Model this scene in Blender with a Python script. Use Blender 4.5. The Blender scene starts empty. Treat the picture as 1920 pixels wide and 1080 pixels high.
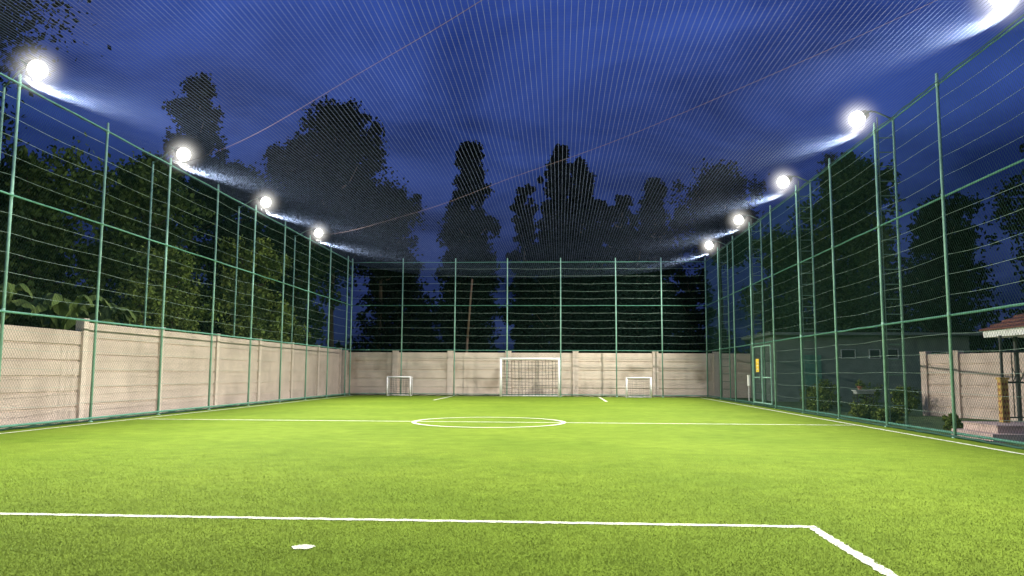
import bpy, math, random
import numpy as np
from mathutils import Vector, Matrix
random.seed(7); rng=np.random.default_rng(7)
scene=bpy.context.scene
COL=scene.collection

# ------------------------------------------------------------ helpers
class MB:
    def __init__(s): s.v=[]; s.f=[]; s.m=[]
    def add(s,vs,fs,mi=0):
        o=len(s.v); s.v+= [tuple(v) for v in vs]
        for f in fs: s.f.append(tuple(i+o for i in f)); s.m.append(mi)
    def box(s,a,b,mi=0,bev=0.0):
        x0,y0,z0=a; x1,y1,z1=b
        vs=[(x0,y0,z0),(x1,y0,z0),(x1,y1,z0),(x0,y1,z0),(x0,y0,z1),(x1,y0,z1),(x1,y1,z1),(x0,y1,z1)]
        s.add(vs,[(0,3,2,1),(4,5,6,7),(0,1,5,4),(1,2,6,5),(2,3,7,6),(3,0,4,7)],mi)
    def tube(s,p0,p1,r0,r1=None,n=8,mi=0,cap=True):
        if r1 is None: r1=r0
        p0=Vector(p0); p1=Vector(p1); d=(p1-p0)
        if d.length<1e-6: return
        d.normalize(); a=d.orthogonal().normalized(); b=d.cross(a)
        vs=[]
        for p,r in((p0,r0),(p1,r1)):
            for i in range(n):
                t=2*math.pi*i/n; vs.append(p+a*math.cos(t)*r+b*math.sin(t)*r)
        fs=[(i,(i+1)%n,n+(i+1)%n,n+i) for i in range(n)]
        if cap: fs+=[tuple(range(n-1,-1,-1)),tuple(range(n,2*n))]
        s.add(vs,fs,mi)
    def path(s,pts,rs,n=6,mi=0):
        for i in range(len(pts)-1): s.tube(pts[i],pts[i+1],rs[i],rs[i+1],n,mi,cap=(i==0 or i==len(pts)-2))
    def lathe(s,prof,c=(0,0,0),n=20,mi=0):
        vs=[];
        for r,z in prof:
            for i in range(n):
                t=2*math.pi*i/n; vs.append((c[0]+r*math.cos(t),c[1]+r*math.sin(t),c[2]+z))
        fs=[]
        for k in range(len(prof)-1):
            for i in range(n): fs.append((k*n+i,k*n+(i+1)%n,(k+1)*n+(i+1)%n,(k+1)*n+i))
        fs.append(tuple(range(n-1,-1,-1))); fs.append(tuple(range((len(prof)-1)*n,len(prof)*n)))
        s.add(vs,fs,mi)
    def obj(s,name,mats,parent=None,smooth=False,loc=None):
        me=bpy.data.meshes.new(name); me.from_pydata(s.v,[],s.f)
        for m in (mats if isinstance(mats,(list,tuple)) else [mats]): me.materials.append(m)
        me.polygons.foreach_set("material_index",s.m)
        if smooth: me.polygons.foreach_set("use_smooth",[True]*len(s.f))
        me.update(); return link(bpy.data.objects.new(name,me),parent,loc)
def link(o,parent=None,loc=None):
    COL.objects.link(o)
    if loc is not None: o.location=loc
    if parent is not None: o.parent=parent
    return o
def empty(name,loc,label,cat,group=None):
    o=bpy.data.objects.new(name,None); o.empty_display_size=.3; o.location=loc; COL.objects.link(o)
    o["label"]=label; o["category"]=cat
    if group: o["group"]=group
    return o
def tag(o,label,cat,group=None):
    o["label"]=label; o["category"]=cat
    if group: o["group"]=group
def np_mesh(name,V,F,mats,parent=None,mi=None,loc=None,smooth=False):
    me=bpy.data.meshes.new(name); V=np.asarray(V,np.float32); F=np.asarray(F,np.int32)
    n,k=F.shape
    me.vertices.add(len(V)); me.vertices.foreach_set("co",V.ravel())
    me.loops.add(n*k); me.loops.foreach_set("vertex_index",F.ravel())
    me.polygons.add(n); me.polygons.foreach_set("loop_start",np.arange(0,n*k,k,dtype=np.int32))
    me.polygons.foreach_set("loop_total",np.full(n,k,np.int32))
    for m in (mats if isinstance(mats,(list,tuple)) else [mats]): me.materials.append(m)
    if mi is not None: me.polygons.foreach_set("material_index",np.asarray(mi,np.int32))
    me.polygons.foreach_set("use_smooth",np.full(n,smooth))
    me.update(calc_edges=True); me.validate()
    return link(bpy.data.objects.new(name,me),parent,loc)
def strands(P0,P1,r):
    """triangular prisms for many straight cords"""
    P0=np.asarray(P0,float); P1=np.asarray(P1,float); n=len(P0)
    d=P1-P0; d/=np.linalg.norm(d,axis=1)[:,None]+1e-9
    up=np.tile([0.,0.,1.],(n,1)); up[np.abs(d[:,2])>.9]=[1,0,0]
    a=np.cross(d,up); a/=np.linalg.norm(a,axis=1)[:,None]; b=np.cross(d,a)
    V=[]
    r=np.broadcast_to(np.asarray(r,float),(n,))[:,None]
    for P in (P0,P1):
        for k in range(3):
            t=2*math.pi*k/3+.5; V.append(P+a*math.cos(t)*r+b*math.sin(t)*r)
    V=np.stack(V,1).reshape(-1,3)
    base=(np.arange(n)*6)[:,None,None]
    F=(np.array([[0,1,4,3],[1,2,5,4],[2,0,3,5]])[None]+base).reshape(-1,4)
    return V,F

def mat(name,col,rough=.6,metal=0,spec=.5,emis=None,es=0):
    m=bpy.data.materials.new(name); m.use_nodes=True
    b=m.node_tree.nodes["Principled BSDF"]
    b.inputs["Base Color"].default_value=(*col,1); b.inputs["Roughness"].default_value=rough
    b.inputs["Metallic"].default_value=metal; b.inputs["Specular IOR Level"].default_value=spec
    if emis: b.inputs["Emission Color"].default_value=(*emis,1); b.inputs["Emission Strength"].default_value=es
    return m
def noisy(name,c1,c2,scale=4,rough=.7,detail=6,bump=0,bscale=None,lo=.35,hi=.65,c3=None,s3=1.,lo3=.5,hi3=.7,island=0,spec=.4,dist=.02):
    m=mat(name,c1,rough,spec=spec); nt=m.node_tree; N=nt.nodes; L=nt.links; b=N["Principled BSDF"]
    tc=N.new("ShaderNodeNewGeometry")
    n=N.new("ShaderNodeTexNoise"); n.inputs["Scale"].default_value=scale; n.inputs["Detail"].default_value=detail
    L.new(tc.outputs["Position"],n.inputs["Vector"])
    mr=N.new("ShaderNodeMapRange"); mr.inputs[1].default_value=lo; mr.inputs[2].default_value=hi
    L.new(n.outputs["Fac"],mr.inputs[0])
    mx=N.new("ShaderNodeMix"); mx.data_type='RGBA'; mx.inputs[6].default_value=(*c1,1); mx.inputs[7].default_value=(*c2,1)
    L.new(mr.outputs[0],mx.inputs[0]); out=mx.outputs[2]
    if c3:
        n3=N.new("ShaderNodeTexNoise"); n3.inputs["Scale"].default_value=s3; n3.inputs["Detail"].default_value=5
        L.new(tc.outputs["Position"],n3.inputs["Vector"])
        m3=N.new("ShaderNodeMapRange"); m3.inputs[1].default_value=lo3; m3.inputs[2].default_value=hi3
        L.new(n3.outputs["Fac"],m3.inputs[0])
        x3=N.new("ShaderNodeMix"); x3.data_type='RGBA'; x3.inputs[7].default_value=(*c3,1)
        L.new(m3.outputs[0],x3.inputs[0]); L.new(out,x3.inputs[6]); out=x3.outputs[2]
    if island:
        hs=N.new("ShaderNodeHueSaturation"); mp=N.new("ShaderNodeMapRange")
        mp.inputs[3].default_value=1-island; mp.inputs[4].default_value=1+island
        L.new(tc.outputs["Random Per Island"],mp.inputs[0]); L.new(mp.outputs[0],hs.inputs["Value"])
        L.new(out,hs.inputs["Color"]); out=hs.outputs["Color"]
    L.new(out,b.inputs["Base Color"])
    if bump:
        nb=N.new("ShaderNodeTexNoise"); nb.inputs["Scale"].default_value=bscale or scale*4; nb.inputs["Detail"].default_value=6
        L.new(tc.outputs["Position"],nb.inputs["Vector"])
        bp=N.new("ShaderNodeBump"); bp.inputs["Strength"].default_value=bump; bp.inputs["Distance"].default_value=dist
        L.new(nb.outputs["Fac"],bp.inputs["Height"]); L.new(bp.outputs["Normal"],b.inputs["Normal"])
    return m

# ------------------------------------------------------------ materials
M_post=noisy("green_paint",(.26,.46,.36),(.20,.38,.29),6,.6,bump=.1,spec=.2)
M_rail=noisy("green_rail_paint",(.11,.28,.20),(.08,.22,.155),6,.6,bump=.1,spec=.2)
M_net=noisy("green_net_cord",(.022,.072,.047),(.017,.055,.037),3,.6,spec=.15)
M_wire=noisy("pale_wire",(.30,.40,.34),(.22,.31,.26),5,.5,spec=.2)
M_ohnet=noisy("overhead_net_cord",(.085,.115,.19),(.06,.083,.14),3,.7,spec=.1)
M_rope=noisy("rope",(.09,.055,.05),(.10,.085,.085),12,.9,spec=.05)
M_white=noisy("white_paint",(.82,.82,.80),(.74,.74,.72),8,.4)
M_goalnet=noisy("goal_net_cord",(.025,.025,.025),(.05,.05,.05),8,.7)
M_wall=noisy("precast_concrete",(.66,.54,.45),(.55,.445,.37),1.3,.85,bump=.35,bscale=28,c3=(.44,.35,.285),s3=.8,lo3=.5,hi3=.8)
M_wallb=noisy("stained_concrete",(.78,.66,.54),(.66,.55,.445),1.6,.85,bump=.35,bscale=28,c3=(.38,.29,.205),s3=.5,lo3=.57,hi3=.72)
M_walll=noisy("pale_concrete",(.66,.53,.43),(.56,.44,.35),1.8,.85,bump=.35,bscale=28)
M_col=noisy("concrete_column",(.76,.64,.54),(.66,.55,.46),5,.85,bump=.4,bscale=30)
M_dirt=noisy("ground_soil_grass",(.035,.06,.02),(.06,.05,.03),.8,.95,bump=.6,bscale=10)
M_lawn=noisy("lawn",(.10,.18,.04),(.06,.10,.03),2.2,.95,bump=.6,bscale=30)
M_steel=noisy("galvanised",(.16,.25,.20),(.12,.19,.155),8,.6,spec=.2)
M_house=noisy("teal_plaster",(.17,.22,.185),(.13,.17,.145),2,.85,bump=.2,bscale=30)
M_frame=noisy("window_frame",(.46,.52,.48),(.38,.44,.40),8,.6)
M_roof=noisy("red_tiles",(.18,.062,.045),(.12,.042,.03),6,.75,bump=.3,bscale=20)
M_dark=mat("dark_glass",(.03,.04,.04),.4)
M_yel=noisy("yellow_paint",(.55,.37,.09),(.40,.24,.07),14,.5)
M_notice=noisy("yellow_notice",(.80,.55,.04),(.7,.46,.03),10,.5)
M_pink=noisy("pink_stone",(.6,.46,.40),(.5,.38,.33),10,.6,bump=.2)
M_terra=noisy("terracotta",(.3,.09,.05),(.22,.07,.04),10,.7)
M_black=noisy("black_metal",(.02,.022,.02),(.03,.03,.03),10,.5)
M_bark=noisy("bark",(.07,.05,.035),(.04,.03,.02),6,.9,bump=.8,bscale=25,spec=.1)
M_lens=mat("lamp_lens",(.9,.9,.9),.3,emis=(1.0,.97,.9),es=8)
M_leaf=noisy("leaf_dark",(.022,.038,.010),(.037,.058,.014),.6,.9,island=.4,spec=.05)
M_leaf2=noisy("leaf_green",(.095,.14,.028),(.14,.18,.036),.9,.8,island=.5,spec=.1)
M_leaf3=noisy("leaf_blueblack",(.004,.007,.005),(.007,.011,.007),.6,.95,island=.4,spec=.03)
M_banana=noisy("banana_leaf",(.10,.16,.035),(.14,.19,.05),3,.7,spec=.2)

def turf(name,dark,light,bl):
    m=mat(name,dark,.9,spec=.03); nt=m.node_tree; N=nt.nodes; L=nt.links; b=N["Principled BSDF"]
    g=N.new("ShaderNodeNewGeometry")
    def noise(s,d=4):
        n=N.new("ShaderNodeTexNoise"); n.inputs["Scale"].default_value=s; n.inputs["Detail"].default_value=d
        L.new(g.outputs["Position"],n.inputs["Vector"]); return n.outputs["Fac"]
    def mixf(fac,a,bb):
        x=N.new("ShaderNodeMix"); x.data_type='RGBA'
        L.new(fac,x.inputs[0])
        x.inputs[6].default_value=(*a,1); x.inputs[7].default_value=(*bb,1)
        return x.outputs[2]
    def mr(fac,a,bb,c=0,d=1):
        x=N.new("ShaderNodeMapRange"); L.new(fac,x.inputs[0])
        for i,v in enumerate((a,bb,c,d)): x.inputs[i+1].default_value=v
        return x.outputs[0]
    out=mixf(mr(noise(.4,5),.35,.65),dark,light)
    def val(o,fac):
        c=N.new("ShaderNodeHueSaturation"); L.new(o,c.inputs["Color"]); L.new(fac,c.inputs["Value"]); return c.outputs[0]
    out=val(out,mr(noise(3,7),.3,.7,.86,1.12))
    if bl: out=val(out,mr(g.outputs["Random Per Island"],0,1,.82,1.2))
    else: out=val(out,mr(noise(55,4),.25,.75,.8,1.18))
    L.new(out,b.inputs["Base Color"])
    if bl:
        cx=N.new("ShaderNodeCombineXYZ"); cx.inputs[2].default_value=1.0
        mix=N.new("ShaderNodeMix"); mix.data_type='VECTOR'; mix.inputs[0].default_value=.9
        L.new(g.outputs["Normal"],mix.inputs[4]); L.new(cx.outputs[0],mix.inputs[5])
        nn=N.new("ShaderNodeVectorMath"); nn.operation='NORMALIZE'; L.new(mix.outputs[1],nn.inputs[0])
        L.new(nn.outputs[0],b.inputs["Normal"])
    else:
        bp=N.new("ShaderNodeBump"); bp.inputs["Strength"].default_value=.5; bp.inputs["Distance"].default_value=.02
        L.new(noise(60,4),bp.inputs["Height"]); L.new(bp.outputs[0],b.inputs["Normal"])
    return m
M_turf=turf("artificial_turf",(.098,.156,.015),(.126,.188,.019),False)
M_blade=turf("turf_blade",(.172,.250,.026),(.212,.298,.032),True)
M_line=noisy("line_paint",(.52,.54,.42),(.36,.42,.26),40,.8,lo=.45,hi=.75)

# ------------------------------------------------------------ geometry constants (metres)
XL,XR,YF=-11.23,7.71,42.69
H1,H2,HT=2.41,4.80,7.14
Y0=-.8
AX=-1.75
# ------------------------------------------------------------ ground, pitch, lines
g=MB(); g.add([(-400,-150,-.03),(400,-150,-.03),(400,600,-.03),(-400,600,-.03)],[(0,1,2,3)])
o=g.obj("ground",M_dirt); o["kind"]="structure"
g=MB(); g.add([(XR+.2,10,-.02),(24,10,-.02),(24,37,-.02),(XR+.2,43,-.02)],[(0,1,2,3)])
o=g.obj("lawn",M_lawn); o["kind"]="structure"
g=MB(); g.add([(XL-.15,Y0-6,0),(XR+.15,Y0-6,0),(XR+.15,YF+.15,0),(XL-.15,YF+.15,0)],[(0,1,2,3)])
o=g.obj("football_pitch",M_turf); o["kind"]="structure"
LINES=[]  # rectangles
def lrect(x0,y0,x1,y1):
    n=max(2,int(max(x1-x0,y1-y0)/.05)); V=[];F=[]
    hor=(x1-x0)>(y1-y0)
    for i in range(n+1):
        t=i/n; j1=random.uniform(-.014,.012); j2=random.uniform(-.012,.014)
        if hor: x=x0+(x1-x0)*t; V+=[(x,y0+j1,.004),(x,y1+j2,.004)]
        else: y=y0+(y1-y0)*t; V+=[(x1+j1,y,.004),(x0+j2,y,.004)]
    for i in range(n): F.append((2*i,2*i+2,2*i+3,2*i+1))
    m=MB(); m.add(V,F); o=m.obj("pitch_marking",M_line); o["kind"]="structure"; LINES.append((x0,y0,x1,y1))
lw=.085
lrect(-5.55,6.70,2.06,6.70+lw)
lrect(-5.55,Y0,-5.55+lw,6.685); lrect(2.06-lw,Y0,2.06,6.685)
lrect(-10.72,20.05,7.14,20.05+.11)
lrect(-10.83,Y0,-10.74,41.9); lrect(7.16,Y0,7.25,41.9)
lrect(-10.72,41.75,7.14,41.83)
lrect(-5.62,35.6,-5.51,41.7); lrect(1.98,35.2,2.09,41.7)
m=MB(); n=72; V=[];F=[]
for i in range(n):
    t=2*math.pi*i/n
    for r in (1.80,1.91): V.append((AX+r*math.cos(t),20.12+r*1.12*math.sin(t),.008))
for i in range(n): F.append((2*i,2*i+1,(2*i+3)%(2*n),(2*i+2)%(2*n)))
m.add(V,F); o=m.obj("centre_circle_marking",M_line); o["kind"]="structure"
m=MB(); V=[(AX-.04+(.078+random.uniform(-.016,.014))*math.cos(2*math.pi*i/24),5.67+(.08+random.uniform(-.014,.012))*math.sin(2*math.pi*i/24),.004) for i in range(24)]
m.add(V,[tuple(range(24))]); o=m.obj("penalty_spot_marking",M_line); o["kind"]="structure"
SPOT=(AX-.04,5.67,.080)
N=450000
u=rng.random(N); yy=3.6*(17/3.6)**(u**1.25)
xx=(rng.random(N)-.5)*2
xx=-.06*yy+xx*(yy*.70+.3)
keep=(xx>XL+.1)&(xx<XR-.1)&(rng.random(N)<np.clip((16.5-yy)/9,0,1)); xx=xx[keep]; yy=yy[keep]; N=len(xx)
ang=rng.random(N)*2*math.pi; hgt=rng.uniform(.005,.013,N)*np.clip((18-yy)/9,.3,1); w=.0013+yy*.00018
lean=rng.uniform(0,.012,N); la=rng.random(N)*2*math.pi
A=np.stack([xx-np.cos(ang)*w,yy-np.sin(ang)*w,np.full(N,.001)],1)
B=np.stack([xx+np.cos(ang)*w,yy+np.sin(ang)*w,np.full(N,.001)],1)
C=np.stack([xx+np.cos(la)*lean,yy+np.sin(la)*lean,hgt],1)
V=np.stack([A,B,C],1).reshape(-1,3); F=np.arange(3*N).reshape(-1,3)
inl=np.zeros(N,bool); jit=rng.normal(size=(2,N))*.008
for x0,y0,x1,y1 in LINES: inl|=(xx+jit[0]>x0)&(xx+jit[0]<x1)&(yy+jit[1]>y0)&(yy+jit[1]<y1)
inl|=((xx+jit[0]-SPOT[0])**2+(yy+jit[1]-SPOT[1])**2)<SPOT[2]**2
inl&=rng.random(N)<.75
o=np_mesh("turf_blades",V,F,[M_blade,M_line],mi=inl.astype(int)); o["kind"]="stuff"; o["label"]="short artificial grass blades on the pitch"; o["category"]="grass"

# ------------------------------------------------------------ fences
def clip_diag(L,H,c,z0=0.):
    out=[]; slope=1.25
    k=-H/slope
    while k<L:
        s0=max(k,0); s1=min(k+H/slope,L)
        if s1>s0+.01:
            out.append((s0,slope*(s0-k),s1,slope*(s1-k)))
            out.append((L-s0,slope*(s0-k),L-s1,slope*(s1-k)))
        k+=c
    return out
def fence(origin,dirv,L,posts,label,cell=.085,rn=.0016,rk=.88,wr=.0036):
    E=empty("sports_fence",origin,label,"fence","tall green netted fences round the pitch")
    d=Vector(dirv)
    nrm=Vector((d.y,-d.x,0))
    def P(s,z,off=0): return d*s+nrm*off+Vector((0,0,z))
    pm=None
    for s in posts:
        if pm is None:
            m=MB(); m.tube((0,0,-.03),(0,0,HT+.20),.034,.030,10); m.tube((0,0,HT+.20),(0,0,HT+.23),.032,.01,10)
            m.tube((0,0,-.03),(0,0,.02),.07,.06,10)
            for z in (H1,H2,HT): m.tube((0,0,z-.05),(0,0,z+.05),.038,n=10)
            o=m.obj("post",M_post,E,True,P(s,0)); pm=o
        else:
            o=pm.copy(); link(o,None); o.parent=E; o.location=P(s,0)
            o.rotation_euler=(random.uniform(-.002,.002),random.uniform(-.002,.002),random.random()*3)
    for z,r in ((.09,.03),(H1,.027),(H2,.024),(HT,.02)):
        m=MB(); n=max(2,int(L/1.0))
        pts=[P(L*i/n,z+(0 if z<1 else random.uniform(-.01,.006)),.03) for i in range(n+1)]
        m.path(pts,[r*rk]*(n+1),8); m.obj("rail",M_rail,E,True)
    for z,rr in ((.025,.03),(HT+.01,.018)):
        m=MB(); n=int(L/.25)
        pts=[P(L*i/n,z+random.uniform(-.012,.012),-.03+random.uniform(-.01,.01)) for i in range(n+1)]
        m.path(pts,[rr*rk*random.uniform(.7,1.3) for _ in range(n+1)],5)
        m.obj("net_hem",M_net,E)
    zs=[.48,.88,1.28,1.68,2.05]+[H1+.4*k for k in range(1,6)]+[H2+.4*k for k in range(1,6)]
    for z in zs:
        m=MB(); pts=[]
        for a,b in zip(posts[:-1],posts[1:]):
            sg=random.uniform(.01,.05)
            for t in (0,.25,.5,.75): pts.append(P(a+(b-a)*t,z-sg*math.sin(math.pi*t)+(random.uniform(-.008,.008)),.012))
        pts.append(P(posts[-1],z,.012)); m.path(pts,[wr]*len(pts),4); m.obj("wire",M_wire,E)
    D=np.array(clip_diag(L,HT,cell)); ph=np.array(nrm)
    dv=np.array(d)
    P0=D[:,0:1]*dv+D[:,1:2]*np.array([0,0,1.])+ph*-.008
    P1=D[:,2:3]*dv+D[:,3:4]*np.array([0,0,1.])+ph*-.008
    V,F=strands(P0,P1,rn); np_mesh("netting",V,F,M_net,E,smooth=True)
    return E
SP=3.27
yl=[18.82+SP*i for i in range(-6,8)]
yl=[y for y in yl if y<YF-.5]+[YF]
fence((XL,yl[0],0),(0,1,0),YF-yl[0],[y-yl[0] for y in yl],"long green steel fence with netting beside the concrete wall")
yr=[16.36+3.262*i for i in range(-5,9)]
yr=[y for y in yr if y<YF-.5]+[YF]
FR=fence((XR,yr[0],0),(0,1,0),YF-yr[0],[y-yr[0] for y in yr],"long green steel fence with netting, ladders and a gate",rn=.0022)
xb=[-8.45,-5.6,-2.78,.06,3.0,5.4]
fence((XL,YF,0),(1,0,0),XR-XL,[0]+[x-XL for x in xb]+[XR-XL],"green steel fence with netting behind the goals",rk=.72,wr=.0055,rn=.0016)

# gate in right fence
gy0,gy1=29.75,32.35
G=bpy.data.objects.new("gate",None); link(G,FR,(-.05,gy0-yr[0],0)); 
m=MB(); W=gy1-gy0
for y in (0,W/2-.02,W/2+.05,W): m.box((-.018,y-.018,.12),(.018,y+.018,2.3))
for a,b in ((.018,W/2-.038),(W/2+.068,W-.018)):
    for z in (.14,1.1,2.28): m.box((-.016,a,z-.018),(.016,b,z+.018))
m.obj("frame",M_post,G)
m=MB(); m.tube((-.03,W/2-.12,1.1),(-.12,W/2-.12,1.1),.012); m.tube((-.12,W/2-.12,1.0),(-.12,W/2-.12,1.2),.014); m.obj("handle",M_steel,G)
m=MB(); m.box((-.012,.0,0),(.0,.46,.5),0)
for k in range(3): m.box((-.016,.08,.1+k*.13),(-.0125,.36-.05*(k%3),.12+k*.13),1)
o=m.obj("notice_board",[M_notice,M_white],None,loc=(XR-.12,31.2,1.3)); tag(o,"small yellow notice board hung on the green fence gate","sign")
m=MB(); m.box((-.07,-.1,0),(0,.1,.4)); m.box((-.08,-.12,.4),(.0,.12,.43)); m.tube((-.04,0,-.6),(-.04,0,0),.015)
o=m.obj("switch_box",M_white,None,loc=(XR-.05,33.1,.75)); tag(o,"small white electrical box fixed to the fence","electrical box")

# added emissive volume imitating camera bloom around each lamp, thinning outwards
M_bloom=bpy.data.materials.new("painted_bloom"); M_bloom.use_nodes=True
nt=M_bloom.node_tree; N_=nt.nodes; L_=nt.links
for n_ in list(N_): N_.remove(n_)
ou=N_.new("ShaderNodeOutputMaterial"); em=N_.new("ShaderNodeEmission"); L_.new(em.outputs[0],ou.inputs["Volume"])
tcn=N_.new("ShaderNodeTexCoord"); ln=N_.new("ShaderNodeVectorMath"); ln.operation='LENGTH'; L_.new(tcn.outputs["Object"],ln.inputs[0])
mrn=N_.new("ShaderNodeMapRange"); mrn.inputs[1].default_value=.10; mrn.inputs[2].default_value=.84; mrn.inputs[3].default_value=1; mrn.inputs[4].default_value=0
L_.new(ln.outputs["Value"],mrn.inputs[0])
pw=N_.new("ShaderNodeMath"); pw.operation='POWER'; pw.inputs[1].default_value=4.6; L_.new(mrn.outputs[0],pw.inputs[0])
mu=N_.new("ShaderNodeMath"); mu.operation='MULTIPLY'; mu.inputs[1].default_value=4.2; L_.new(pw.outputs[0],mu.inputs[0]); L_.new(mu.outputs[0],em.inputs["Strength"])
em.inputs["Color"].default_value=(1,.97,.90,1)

# ------------------------------------------------------------ floodlights
def mast(Y,side):
    if side>0: base=(XR+.45,Y,0); inner=-.38; lampx=XR-.38; ly=0
    else: base=(XL-1.0,Y+.9,0); inner=.3; lampx=XL+.34; ly=-.9
    lab=("floodlight on a green ladder mast outside the fence" if side>0 else "floodlight on a slim green mast behind the concrete wall")
    E=empty("floodlight_mast",base,lab,"floodlight","floodlights along the pitch fence")
    top=7.5
    m=MB(); m.tube((0,0,-.03),(0,0,top),.032,.028,10); m.obj("pole",M_post,E,True)
    if side>0:
        m=MB(); m.tube((inner,0,0),(inner,0,top),.015,n=6)
        z=.5
        while z<7.2: m.tube((inner,0,z),(0,0,z),.013,n=5); z+=.36
        m.obj("ladder",M_steel,E)
    lx=lampx-base[0]
    m=MB(); m.path([(0,0,top-.06),(lx*.5,ly*.5,top+.14),(lx+side*.12,ly,top+.16)],[.022,.02,.02],6)
    m.obj("arm",M_steel,E,True)
    H=bpy.data.objects.new("floodlight",None); link(H,E,(lx,ly,7.48))
    aim=Vector((-side*.84,-.12,-.52)).normalized()
    H.rotation_euler=aim.to_track_quat('Z','Y').to_euler()
    m=MB(); m.lathe([(.05,-.26),(.10,-.25),(.12,-.18),(.14,-.12),(.145,-.10),(.13,-.095)],n=24)
    for k in range(8):
        t=k*math.pi/4; m.box((math.cos(t)*.1-.006,math.sin(t)*.1-.006,-.24),(math.cos(t)*.1+.006,math.sin(t)*.1+.006,-.12))
    m.obj("housing",M_black,H,True)
    r=.19; pr=[(.12,-.1)]+[(r*math.sin(a),.04-r*math.cos(a)) for a in [math.radians(45+13.*k) for k in range(10)]]
    m=MB(); m.lathe(pr,n=24); m.obj("lens",M_lens,H,True)
    m=MB(); m.path([(.25,0,0),(.26,0,-.2),(.12,0,-.34),(0,0,-.34)],[.012]*4,6); m.path([(-.25,0,0),(-.26,0,-.2),(-.12,0,-.34),(0,0,-.34)],[.012]*4,6); m.obj("bracket",M_steel,H)
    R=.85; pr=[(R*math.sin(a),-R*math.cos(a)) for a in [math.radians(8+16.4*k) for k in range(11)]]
    m=MB(); m.lathe(pr,n=20); m.obj("bloom_glow",M_bloom,H,True,loc=(0,0,.04))  # added glow sphere standing in for the lamp's bloom
    ld=bpy.data.lights.new("lamp",'AREA'); ld.shape='DISK'; ld.size=.3; ld.energy=LP; ld.color=(1,.955,.87); ld.spread=math.radians(146)
    lo=bpy.data.objects.new("lamp",ld); link(lo,H,(0,0,.25)); lo.rotation_euler=(math.pi,0,0)
LP=1400
for Y in (9.01,15.55,22.09,28.63,35.18): mast(Y,-1)
for Y in (6.57,13.1,19.62,26.15,32.67,39.2): mast(Y,1)

# ------------------------------------------------------------ overhead net
E=empty("overhead_net",((XL+XR)/2,0,0),"pale ball-stop net stretched over the whole pitch","net")
cx=(XL+XR)/2; hw=(XR-XL)/2
def nz(x,y):
    t=x/hw
    return HT-.04-.80*(1-np.abs(t)**2.8)+.03*np.sin(y*2*math.pi/6.54+.6)*(1-np.abs(t))
P0=[];P1=[];RR=[]
ys=np.linspace(1.,YF,34)
x=-hw
while x<=hw:
    X=np.full_like(ys,x); Z=nz(X,ys); pts=np.stack([X,ys,Z],1); P0.append(pts[:-1]); P1.append(pts[1:]); RR.append(np.full(len(pts)-1,.0029)); x+=.095
xs=np.linspace(-hw,hw,48); y=1.
while y<YF:
    Y=np.full_like(xs,y); Z=nz(xs,Y); pts=np.stack([xs,Y,Z],1); P0.append(pts[:-1]); P1.append(pts[1:]); RR.append(np.full(len(pts)-1,.0005)); y+=.105
V,F=strands(np.concatenate(P0),np.concatenate(P1),np.concatenate(RR)); np_mesh("netting",V,F,M_ohnet,E,smooth=True)
def cable(a,b):
    m=MB(); n=40; pts=[]
    for i in range(n+1):
        t=i/n; x=a[0]+(b[0]-a[0])*t; y=a[1]+(b[1]-a[1])*t
        pts.append((x-cx,y,float(nz(np.float64(x-cx),np.float64(y)))+.02))
    m.path(pts,[.0045]*(n+1),5); m.obj("support_cable",M_rope,E)
cable((5.5,3.),(XL+.05,22.)); cable((XR-.05,8.8),(XL+.05,34.))

# ------------------------------------------------------------ precast walls
def wall(name,start,dirv,cols,heights,label,mt,cw=.2,mc=None,k=6):
    d=Vector(dirv).normalized(); E=empty(name,start,label,"wall","precast concrete boundary walls")
    ang=math.atan2(d.y,d.x)
    E.rotation_euler=(0,0,ang)
    for i,s in enumerate(cols):
        h=max(heights[max(0,i-1)],heights[min(i,len(heights)-1)])+.05
        m=MB(); m.box((s-cw/2,-.11,-.05),(s+cw/2,.11,h)); m.box((s-cw/2-.01,-.12,h),(s+cw/2+.01,.12,h+.04))
        m.obj("column",mc or M_col,E)
    for i in range(len(cols)-1):
        m=MB(); a=cols[i]+cw/2; b=cols[i+1]-cw/2; z=-.05; h=heights[i]; st=(h+.05)/k
        for j in range(k):
            of=random.uniform(-.009,.009)
            x0,x1,y0,y1,z0,z1=a,b,-.045+of,.045+of,z,z+st-.004
            c=.034
            m.box((x0,y0,z0+c),(x1,y1,z1-c*.3))
            m.box((x0,y0+c,z0),(x1,y1-c,z0+c-.001)); m.box((x0,y0+c,z1-c*.3+.001),(x1,y1-c,z1+.003))
            z+=st
        m.obj("panel",mt,E)
    return E
cl=[-.1,3.8,7.7,11.6,15.5,19.4,23.3,27.25,31.2,35.1,39.0,43.0]
wall("boundary_wall",(-11.92,0,0),(0,1,0),cl,[2.2]*5+[2.43]*6,"long beige precast concrete wall outside the green fence",M_wall)
xc_=[-11.7,-8.9,-5.9,-2.75,.86,5.1,8.3,11.5,14.8,18,21.5,25]
wall("boundary_wall",(0,43.35,0),(1,0,0),xc_,[2.3]*11,"stained beige precast concrete wall behind the goals",M_wallb,.3,k=5)
wall("boundary_wall",(11.3,25.6,0),(.35,-.937,0),[0,1.2,4.6],[1.85]*2,"short beige precast concrete wall beside the dark lawn",M_walll,.22,M_walll)

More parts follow.
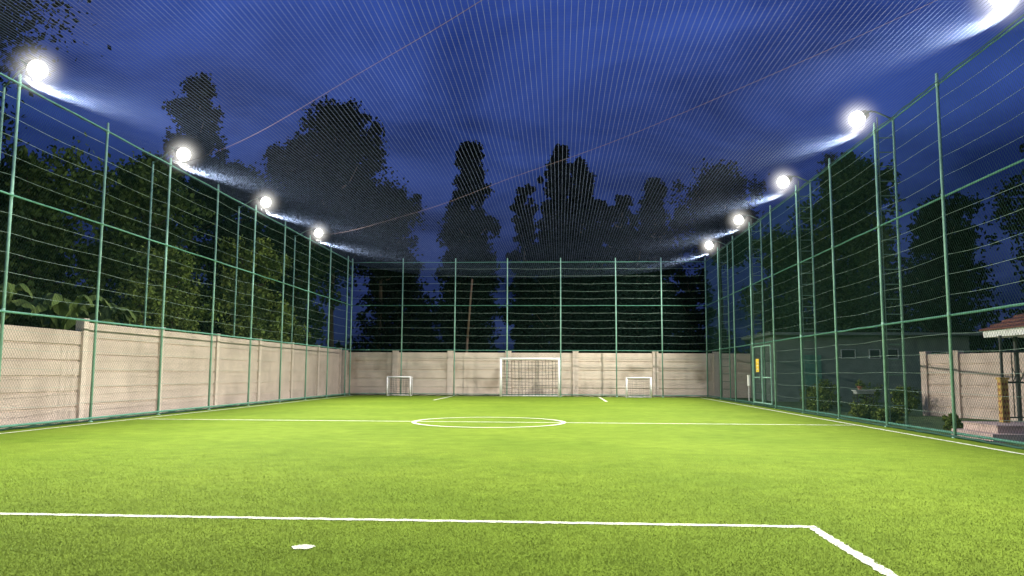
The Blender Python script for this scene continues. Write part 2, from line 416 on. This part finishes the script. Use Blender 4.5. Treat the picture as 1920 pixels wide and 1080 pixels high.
# ------------------------------------------------------------ goals
def goal(name,x0,x1,Y,h,dep,r,cell,label,cat,bar=False):
    E=empty(name,((x0+x1)/2,Y,0),label,cat,None if bar else "small training goals by the wall")
    w=(x1-x0)/2
    m=MB()
    m.tube((-w,0,0),(-w,0,h),r,n=12); m.tube((w,0,0),(w,0,h),r,n=12); m.tube((-w-r,0,h-r*.0),(w+r,0,h),r,n=12)
    m.obj("frame",M_white,E,True)
    m=MB(); t=.35 if bar else dep*.9; zz=h if bar else h*.92
    for s in(-1,1):
        m.path([(s*w,0,h),(s*w,t*.6,zz*.97),(s*w,dep,.03)] if bar else [(s*w,0,h),(s*w,t,h),(s*w,dep,.03)],[r*.55]*3,8)
        m.tube((s*w,0,.03),(s*w,dep,.03),r*.5,n=8)
    m.tube((-w,dep,.03),(w,dep,.03),r*.5,n=8)
    m.obj("back_stay",M_white,E,True)
    P0=[];P1=[]
    prof=[(0.03,h-.05),(t*.55,h*.93),(dep*.8,h*.5),(dep*.95,.04)] if bar else [(0.03,h-.03),(t*.95,h-.04),(dep*.98,.04)]
    n=int(2*w/cell)
    for i in range(n+1):
        x=-w+2*w*i/n
        q=[(x+random.uniform(-.02,.02),p[0]+(.03*math.sin(i*1.1) if k else 0),p[1]-(.05*abs(math.sin(i*.5)) if k==0 and bar else 0)) for k,p in enumerate(prof)]
        for a,b in zip(q[:-1],q[1:]): P0.append(a);P1.append(b)
    for a,b in zip(prof[:-1],prof[1:]):
        l=math.hypot(a[0]-b[0],a[1]-b[1]); k=max(1,int(l/cell))
        for j in range(k):
            t2=j/k; y=a[0]+(b[0]-a[0])*t2; z=a[1]+(b[1]-a[1])*t2
            nx=8
            for q in range(nx):
                xa=-w+2*w*q/nx; xb2=-w+2*w*(q+1)/nx
                sa=.05*math.sin(math.pi*q/nx); sb=.05*math.sin(math.pi*(q+1)/nx)
                P0.append((xa,y,z-sa)); P1.append((xb2,y,z-sb))
    for s in(-1,1):
        z=.1
        while z<h-.1:
            P0.append((s*w,0,z)); P1.append((s*w,dep*(1-z/h*.6),z)); z+=cell
    V,F=strands(P0,P1,.010 if bar else .005); np_mesh("net",V,F,M_goalnet,E)
goal("football_goal",-3.03,-.02,41.6,1.95,.85,.055,.17,"white football goal with dark net by the far wall","goal",True)
goal("training_goal",-8.93,-7.72,41.5,.98,.5,.038,.11,"small white training goal near the concrete wall","goal")
goal("training_goal",3.38,4.6,41.0,1.0,.5,.038,.11,"small white training goal near the concrete wall","goal")

# ------------------------------------------------------------ trees
def tree(X,Y,h,cb,w,shape,nc,lp,ls,leafm,label,seed,tr=.2,name="tree",cat="tree",trunkm=None,cr=.11,dense=1.5):
    """crown = many boughs; each bough is a lump of clumps so the outline is uneven and the middle is solid"""
    r=np.random.default_rng(seed); R=random.Random(seed)
    E=empty(name,(X,Y,-.03),label,cat)
    pts=[]; bx=by=0
    nseg=7
    for i in range(nseg+1):
        t=i/nseg; pts.append(Vector((bx,by,t*h*.93))); bx+=R.uniform(-.12,.12)*w*.12; by+=R.uniform(-.1,.1)*w*.1
    m=MB(); rs=[tr*(1-.9*i/nseg)*(1.25 if i==0 else 1) for i in range(nseg+1)]
    m.path(pts,rs,8)
    def trunk_at(z):
        t=min(max(z/(h*.93),0),.999)*nseg; i=int(t); return pts[i].lerp(pts[i+1],t-i)
    V=[]; nc=int(nc*dense)
    H=h-cb
    boughs=[]
    nb={'column':30,'cone':16,'round':18}[shape]
    for k in range(nb):
        zf=(k+.5)/nb+R.uniform(-.03,.03); zf=min(max(zf,0),1)
        th=k*2.4+R.uniform(-.5,.5)
        if shape=='column': pr=(min(1,zf*3.5+.45))*(max(0,1-zf)**.42+.05)
        elif shape=='cone': pr=(1-zf)**.75+.06
        else: pr=math.sqrt(max(0,1-(2*zf-.9)**2))*.95+.05 if zf<.95 else .3
        rad=w/2*pr*R.uniform(.35,.92)
        z=cb+H*zf
        size=w*(.30 if shape=='round' else .27)*R.uniform(.75,1.15)*(1-.42*zf if shape!='round' else 1-.3*zf)
        z=min(z,h-size*.5)
        tp=trunk_at(z); boughs.append((tp.x+rad*math.cos(th),tp.y+rad*math.sin(th),z,size,tp.x,tp.y))
    for k,(bx_,by_,bz,bs,tx,ty) in enumerate(boughs):
        st=trunk_at(max(cb*.7,bz-.5*w*.3)); c=Vector((bx_,by_,bz)); mid=st.lerp(c,.55)+Vector((0,0,-.06*w))
        m.path([st,mid,c],[tr*.3+.01,tr*.18+.008,.012],5)
    for k in range(nc):
        bx_,by_,bz,bs,tx,ty=boughs[k%nb]
        d=r.normal(size=3); d/=np.linalg.norm(d); d*=bs*(r.random()**.5)
        if shape=='column': d*= np.array([.9,.9,1.6])
        elif shape=='round': d*=np.array([1.15,1.15,.8])
        q=r.random()*.6
        c=np.array([bx_+(tx-bx_)*q,by_+(ty-by_)*q,bz])+d
        if c[2]>h: c[2]=h-r.random()*.5
        cs=bs*.30*r.uniform(.6,1.4)
        n=int(lp*r.uniform(.6,1.4))
        p=c+np.clip(r.normal(size=(n,3)),-2.6,2.6)*cs*.62
        V.append(p)
    m.obj("trunk",trunkm or M_bark,E,True)
    P=np.concatenate(V); n=len(P)
    a=r.normal(size=(n,3)); a/=np.linalg.norm(a,axis=1)[:,None]
    b=np.cross(a,r.normal(size=(n,3))); b/=np.linalg.norm(b,axis=1)[:,None]
    s=ls*r.uniform(.4,1.3,n)[:,None]
    Q=np.stack([P-a*s*.5,P+b*s*.32,P+a*s*.5,P-b*s*.32],1).reshape(-1,3)
    np_mesh("crown",Q,np.arange(4*n).reshape(-1,4),leafm,E)
    return E
far="dark tall slender tree standing beyond the concrete wall"
T=[ # X,Y,h,cb,w,shape,nc,lp,ls,mat
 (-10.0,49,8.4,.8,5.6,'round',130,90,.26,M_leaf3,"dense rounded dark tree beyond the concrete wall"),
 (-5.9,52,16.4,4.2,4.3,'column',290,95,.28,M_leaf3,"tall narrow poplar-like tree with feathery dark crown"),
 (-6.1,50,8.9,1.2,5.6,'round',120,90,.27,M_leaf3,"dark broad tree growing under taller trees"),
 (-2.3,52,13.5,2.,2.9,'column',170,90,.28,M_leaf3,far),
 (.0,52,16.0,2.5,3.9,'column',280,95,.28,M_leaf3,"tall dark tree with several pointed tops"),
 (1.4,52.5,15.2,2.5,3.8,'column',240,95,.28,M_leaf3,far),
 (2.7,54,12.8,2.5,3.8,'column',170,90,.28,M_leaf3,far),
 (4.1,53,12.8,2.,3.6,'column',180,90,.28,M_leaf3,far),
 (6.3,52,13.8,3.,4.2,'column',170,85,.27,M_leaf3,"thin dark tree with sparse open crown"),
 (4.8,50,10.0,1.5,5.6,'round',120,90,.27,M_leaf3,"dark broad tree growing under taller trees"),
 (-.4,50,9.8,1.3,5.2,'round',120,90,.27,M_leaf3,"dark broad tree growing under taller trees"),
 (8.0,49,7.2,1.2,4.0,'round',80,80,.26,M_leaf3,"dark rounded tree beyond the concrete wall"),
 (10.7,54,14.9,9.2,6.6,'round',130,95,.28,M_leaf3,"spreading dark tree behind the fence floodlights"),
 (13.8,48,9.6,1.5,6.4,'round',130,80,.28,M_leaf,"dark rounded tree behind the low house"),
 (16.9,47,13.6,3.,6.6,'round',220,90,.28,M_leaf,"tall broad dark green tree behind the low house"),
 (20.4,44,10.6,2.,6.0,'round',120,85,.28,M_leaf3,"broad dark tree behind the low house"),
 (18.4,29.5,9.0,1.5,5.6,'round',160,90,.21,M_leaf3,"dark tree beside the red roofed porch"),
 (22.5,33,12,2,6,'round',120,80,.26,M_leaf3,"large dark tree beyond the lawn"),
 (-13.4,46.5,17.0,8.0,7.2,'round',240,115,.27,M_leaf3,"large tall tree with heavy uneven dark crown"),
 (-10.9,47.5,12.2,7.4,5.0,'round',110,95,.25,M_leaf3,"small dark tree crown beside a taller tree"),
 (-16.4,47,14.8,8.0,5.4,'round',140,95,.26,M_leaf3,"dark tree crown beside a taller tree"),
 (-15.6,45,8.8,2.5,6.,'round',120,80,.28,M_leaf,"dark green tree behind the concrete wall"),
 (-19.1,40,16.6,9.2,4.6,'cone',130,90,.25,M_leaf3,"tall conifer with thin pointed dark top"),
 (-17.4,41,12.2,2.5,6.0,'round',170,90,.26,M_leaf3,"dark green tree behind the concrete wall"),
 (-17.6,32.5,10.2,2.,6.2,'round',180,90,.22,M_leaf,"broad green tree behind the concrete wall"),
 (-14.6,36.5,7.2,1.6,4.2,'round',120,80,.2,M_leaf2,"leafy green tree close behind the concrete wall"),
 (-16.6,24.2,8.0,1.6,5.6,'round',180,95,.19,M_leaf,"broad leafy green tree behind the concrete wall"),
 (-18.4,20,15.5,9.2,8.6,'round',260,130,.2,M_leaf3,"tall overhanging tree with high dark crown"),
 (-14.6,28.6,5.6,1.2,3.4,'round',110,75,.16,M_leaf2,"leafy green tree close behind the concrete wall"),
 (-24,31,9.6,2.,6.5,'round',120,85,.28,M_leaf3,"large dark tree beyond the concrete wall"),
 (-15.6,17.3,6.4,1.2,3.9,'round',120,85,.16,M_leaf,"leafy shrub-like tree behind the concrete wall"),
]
for i,t in enumerate(T): tree(*t,seed=100+i)
for j,(x,y,h,w_) in enumerate([(-13.3,24.9,4.1,2.0),(-13.0,31.3,3.2,1.5),(-13.4,27.0,3.6,1.8),(-13.3,34.2,3.9,2.0),(-13.4,16.4,4.0,2.0),(-13.2,38.3,3.7,2.0)]):
    tree(x,y,h,.6,w_,'round',60,75,.125,M_leaf2,"bright green leafy bush behind the concrete wall",300+j,tr=.06,name="bush",cat="bush")
for j,(x,y,h,w_) in enumerate([(10.4,25.4,.85,1.0),(9.9,32,.8,1.5),(8.5,21.6,.35,.7),(8.6,23.4,.4,.9),(8.9,28.3,.5,1.1),(9.3,29.6,.7,1.2),(8.4,17.9,.42,.35),(11.0,34.5,1.0,1.6),(12.2,33.0,.9,1.3),(13.2,31.5,.8,1.2)]):
    tree(x,y,h,.03,w_,'round',35,50,.075,M_leaf2,"low green plant on the lawn outside the fence",320+j,tr=.02,name="bush",cat="bush")
m=MB(); m.path([(-.0,0,0),(.12,0,3.2),(.35,0,6.6)],[.07,.06,.05],8)
o=m.obj("wooden_pole",noisy("pole_wood",(.2,.13,.08),(.15,.1,.06),6,.8),None,True,loc=(-5.35,45.5,-.03)); tag(o,"slightly leaning bare brown wooden pole beyond the wall","pole")
def banana(X,Y,h,seed):
    R=random.Random(seed); E=empty("banana_plant",(X,Y,-.03),"banana plant with long arching green leaves behind the wall","plant","banana plants behind the wall")
    m=MB(); m.path([(0,0,0),(.05,.03,h*.35),(.03,.05,h*.6)],[.13,.11,.07],8); m.obj("stem",M_leaf2,E,True)
    m=MB()
    for k in range(11):
        a=R.random()*6.28; L=R.uniform(.9,1.5); n=16; up=R.uniform(.7,1.4); V=[];F=[]
        for i in range(n+1):
            t=i/n; rr=L*t*.9; z=h*.58+up*math.sin(t*2.1)*.9-(t**2)*.3; wd=.26*math.sin(math.pi*min(1,t*.93+.07))**.6
            c=Vector((math.cos(a)*rr,math.sin(a)*rr,z)); s=Vector((-math.sin(a),math.cos(a),0))
            j=R.uniform(.55,1.1); q=R.uniform(.55,1.1)
            V+=[c-s*wd*j+Vector((0,0,-.12*R.uniform(.3,1.6))),c,c+s*wd*q+Vector((0,0,-.12*R.uniform(.3,1.6)))]
        for i in range(n): F+=[(3*i,3*i+1,3*i+4,3*i+3),(3*i+1,3*i+2,3*i+5,3*i+4)]
        m.add(V,F)
    m.obj("leaf_crown",M_banana,E)
banana(-13.4,20.8,4.1,1); banana(-13.8,18.8,4.2,2); banana(-13.6,22.5,3.8,3)
# far wood
P=[]
for i in range(900):
    a=rng.uniform(-75,85); y=rng.uniform(66,80); hh=3.2+1.4*math.sin(a*.35)+math.sin(a*.9+2)
    n=26; c=np.array([a,y,rng.random()*hh]); P.append(c+rng.normal(size=(n,3))*.8)
P=np.concatenate(P); n=len(P); a=rng.normal(size=(n,3)); a/=np.linalg.norm(a,axis=1)[:,None]
b=np.cross(a,rng.normal(size=(n,3))); b/=np.linalg.norm(b,axis=1)[:,None]
s=rng.uniform(.3,.6,n)[:,None]
Q=np.stack([P-a*s,P+b*s*.5,P+a*s,P-b*s*.5],1).reshape(-1,3)
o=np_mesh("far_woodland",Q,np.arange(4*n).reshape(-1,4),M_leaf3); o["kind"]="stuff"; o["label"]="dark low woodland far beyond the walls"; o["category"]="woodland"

# ------------------------------------------------------------ low house
E=empty("low_house",(9.9,37.5,0),"low single storey house with dark teal walls and flat roof","house")
m=MB(); m.box((0,0,-.03),(8.6,5,3.0)); m.obj("wall",M_house,E)
m=MB(); m.box((-.35,-.45,3.003),(8.95,5.4,3.12)); m.obj("roof",M_house,E)
for x,z,w_,h_ in ((2.9,1.95,.65,.42),(4.15,1.95,.5,.42),(4.95,1.95,.5,.45),(6.6,1.2,1.0,1.1)):
    Wn=bpy.data.objects.new("window",None); link(Wn,E,(x,-.003,z))
    m=MB(); t=.035
    m.box((0,-.05,0),(w_,0,t)); m.box((0,-.05,h_-t),(w_,0,h_)); m.box((0,-.05,t),(t,0,h_-t)); m.box((w_-t,-.05,t),(w_,0,h_-t)); m.obj("frame",M_frame,Wn)
    m=MB(); m.box((t,-.02,t),(w_-t,-.01,h_-t)); m.obj("pane",M_dark,Wn)
D=bpy.data.objects.new("door",None); link(D,E,(1.1,-.003,0))
m=MB(); m.box((0,-.05,0),(.9,0,2.1)); m.obj("door_leaf",M_rail,D); m=MB(); m.tube((.8,-.05,1),(.8,-.11,1),.02); m.obj("handle",M_steel,D)
# ------------------------------------------------------------ porch with red tiled roof
E=empty("garden_porch",(9.95,14.6,0),"small porch with red tiled hip roof and slim dark posts","porch")
m=MB(); m.box((.3,.3,-.03),(5,4.6,.12)); m.obj("floor",M_pink,E)
for k,(x,y) in enumerate(((.45,.45),(.45,4.4),(4.6,4.4),(4.6,.45))):
    m=MB(); m.tube((x,y,.12),(x,y,2.18),.05,n=10); m.box((x-.09,y-.09,.12),(x+.09,y+.09,.2)); m.obj("post",M_black,E)
m=MB(); m.box((0,0,2.10),(5.3,4.9,2.25)); m.obj("fascia",M_white,E)
m=MB()
rows=14
for k in range(rows):
    t0=k/rows; t1=(k+1)/rows
    def ring(t,dz): 
        ins=2.4*t; z=2.253+1.35*t+dz
        return [(-.06+ins,-.06+ins,z),(5.36-ins,-.06+ins,z),(5.36-ins,4.96-ins,z),(-.06+ins,4.96-ins,z)]
    m.add(ring(t0,.04)+ring(t1,.0),[(0,1,5,4),(1,2,6,5),(2,3,7,6),(3,0,4,7)])
    m.add(ring(t0,.0)+ring(t0,.04),[(0,1,5,4),(1,2,6,5),(2,3,7,6),(3,0,4,7)])
m.obj("roof",M_roof,E)
m=MB(); m.box((0,0,-.03),(1.85,1.6,.10)); m.box((.0,.0,.102),(1.85,1.6,.13)); m.box((.25,.3,.132),(1.85,1.6,.25)); m.box((.22,.27,.252),(1.85,1.6,.28))
o=m.obj("stone_steps",M_pink,None,loc=(8.03,15.6,0)); tag(o,"low pinkish stone steps just outside the fence","steps")
E=empty("garden_railing",(8.95,16.9,.28),"black iron railing with short yellow patterned pillar","railing")
m=MB(); m.box((-.07,-.07,0),(.07,.07,.85))
for k in range(7):
    for q in (0,1): m.box((-.055+.06*q+.02*(k%2),-.0735,.05+k*.115),(-.02+.06*q+.02*(k%2),-.0705,.105+k*.115),1); m.box((-.0735,-.055+.06*q+.02*(k%2),.05+k*.115),(-.0705,-.02+.06*q+.02*(k%2),.105+k*.115),1)
m.box((-.09,-.09,.853),(.09,.09,.9))
m.obj("pillar",[M_yel,M_terra],E)
m=MB(); m.tube((0,0,.903),(0,0,1.75),.03,n=8); m.tube((0,0,1.42),(2,0,1.42),.02,n=6); m.tube((0.08,0,.8),(2,0,.8),.02,n=6); m.tube((.08,0,.1),(2,0,.1),.015,n=6)
for k in range(13):
    m.tube((.2+k*.14,0,.1),(.2+k*.14,0,1.42),.011,n=5)
    m.tube((.2+k*.14,0,.8),(.34+k*.14,0,1.1),.008,n=5); m.tube((.34+k*.14,0,.8),(.2+k*.14,0,1.1),.008,n=5)
m.obj("railing_bars",M_black,E)
m=MB(); m.box((-.3,-.2,.70),(.3,.2,.74)); m.box((-.26,-.16,.62),(.26,.16,.697))
for x in(-.24,.24):
    for y in (-.14,.14): m.tube((x,y,-.03),(x,y,.62),.012,n=6,mi=1)
o=m.obj("garden_table",[noisy("weathered_white",(.36,.39,.37),(.28,.31,.29),6,.6),M_black],None,loc=(9.6,26.2,0)); tag(o,"small white garden table standing on the lawn","table")
E=empty("potted_plant",(9.5,26.2,.74),"terracotta potted green plant on a white table","plant")
m=MB(); m.lathe([(.06,0),(.08,.09),(.09,.10),(.09,.12),(.075,.12)],n=14); m.obj("pot",M_terra,E,True)
rr=np.random.default_rng(5); n=140; P=rr.normal(size=(n,3))*[.06,.06,.05]+[0,0,.2]
a=rr.normal(size=(n,3)); a/=np.linalg.norm(a,axis=1)[:,None]; b=np.cross(a,rr.normal(size=(n,3))); b/=np.linalg.norm(b,axis=1)[:,None]
Q=np.stack([P-a*.04,P+b*.015,P+a*.04,P-b*.015],1).reshape(-1,3); np_mesh("foliage",Q,np.arange(4*n).reshape(-1,4),M_leaf2,E)

# ------------------------------------------------------------ world
w=bpy.data.worlds.new("World"); scene.world=w; w.use_nodes=True
nt=w.node_tree; N=nt.nodes; L=nt.links; bg=N["Background"]
tc=N.new("ShaderNodeTexCoord"); sep=N.new("ShaderNodeSeparateXYZ"); L.new(tc.outputs["Generated"],sep.inputs[0])
def math_(op,a,b=None):
    x=N.new("ShaderNodeMath"); x.operation=op
    for i,v in enumerate((a,b)):
        if v is None: continue
        if isinstance(v,(int,float)): x.inputs[i].default_value=v
        else: L.new(v,x.inputs[i])
    return x.outputs[0]
den=math_('ADD',math_('MAXIMUM',sep.outputs[2],0.0),.22)
px=math_('DIVIDE',sep.outputs[0],den); py=math_('DIVIDE',sep.outputs[1],den)
cmb=N.new("ShaderNodeCombineXYZ"); L.new(px,cmb.inputs[0]); L.new(math_('MULTIPLY',py,1.0),cmb.inputs[1])
ns=N.new("ShaderNodeTexNoise"); ns.inputs["Scale"].default_value=1.9; ns.inputs["Detail"].default_value=6; ns.inputs["Roughness"].default_value=.5; ns.inputs["Distortion"].default_value=.5
L.new(cmb.outputs[0],ns.inputs["Vector"])
gr=N.new("ShaderNodeValToRGB"); L.new(sep.outputs[2],gr.inputs[0])
e=gr.color_ramp.elements; e[0].position=0; e[0].color=(.008,.015,.056,1); e[1].position=.5; e[1].color=(.023,.058,.31,1)
x=e.new(.12); x.color=(.010,.020,.088,1); x=e.new(.28); x.color=(.014,.034,.175,1)
mr=N.new("ShaderNodeMapRange"); L.new(ns.outputs["Fac"],mr.inputs[0]); mr.inputs[1].default_value=.36; mr.inputs[2].default_value=.72
mx=N.new("ShaderNodeMix"); mx.data_type='RGBA'; L.new(mr.outputs[0],mx.inputs[0])
def scl(k):
    v=N.new("ShaderNodeVectorMath"); v.operation='MULTIPLY'; L.new(gr.outputs[0],v.inputs[0]); v.inputs[1].default_value=k; return v.outputs[0]
L.new(scl((.60,.56,.58)),mx.inputs[6]); L.new(scl((2.7,2.3,1.85)),mx.inputs[7])
L.new(mx.outputs[2],bg.inputs[0]); bg.inputs[1].default_value=1.0

# ------------------------------------------------------------ camera
cam=bpy.data.cameras.new("camera"); co=bpy.data.objects.new("camera",cam); COL.objects.link(co)
pi_,ya,ro=.1054,.0594,.0052
c,s=math.cos(ya),math.sin(ya)
Fw=Vector((-s*math.cos(pi_),c*math.cos(pi_),math.sin(pi_))); R_=Vector((c,s,0)); U_=R_.cross(Fw)
Rc=R_*math.cos(ro)+U_*math.sin(ro); Uc=-R_*math.sin(ro)+U_*math.cos(ro)
M=Matrix(((Rc.x,Uc.x,-Fw.x,0),(Rc.y,Uc.y,-Fw.y,0),(Rc.z,Uc.z,-Fw.z,1.22),(0,0,0,1)))
co.matrix_world=M
cam.sensor_width=36; cam.lens=36*1504.15/1920; cam.clip_end=1500; cam.clip_start=.05
scene.camera=co
scene.view_settings.view_transform='Standard'; scene.view_settings.look='None'; scene.view_settings.exposure=0
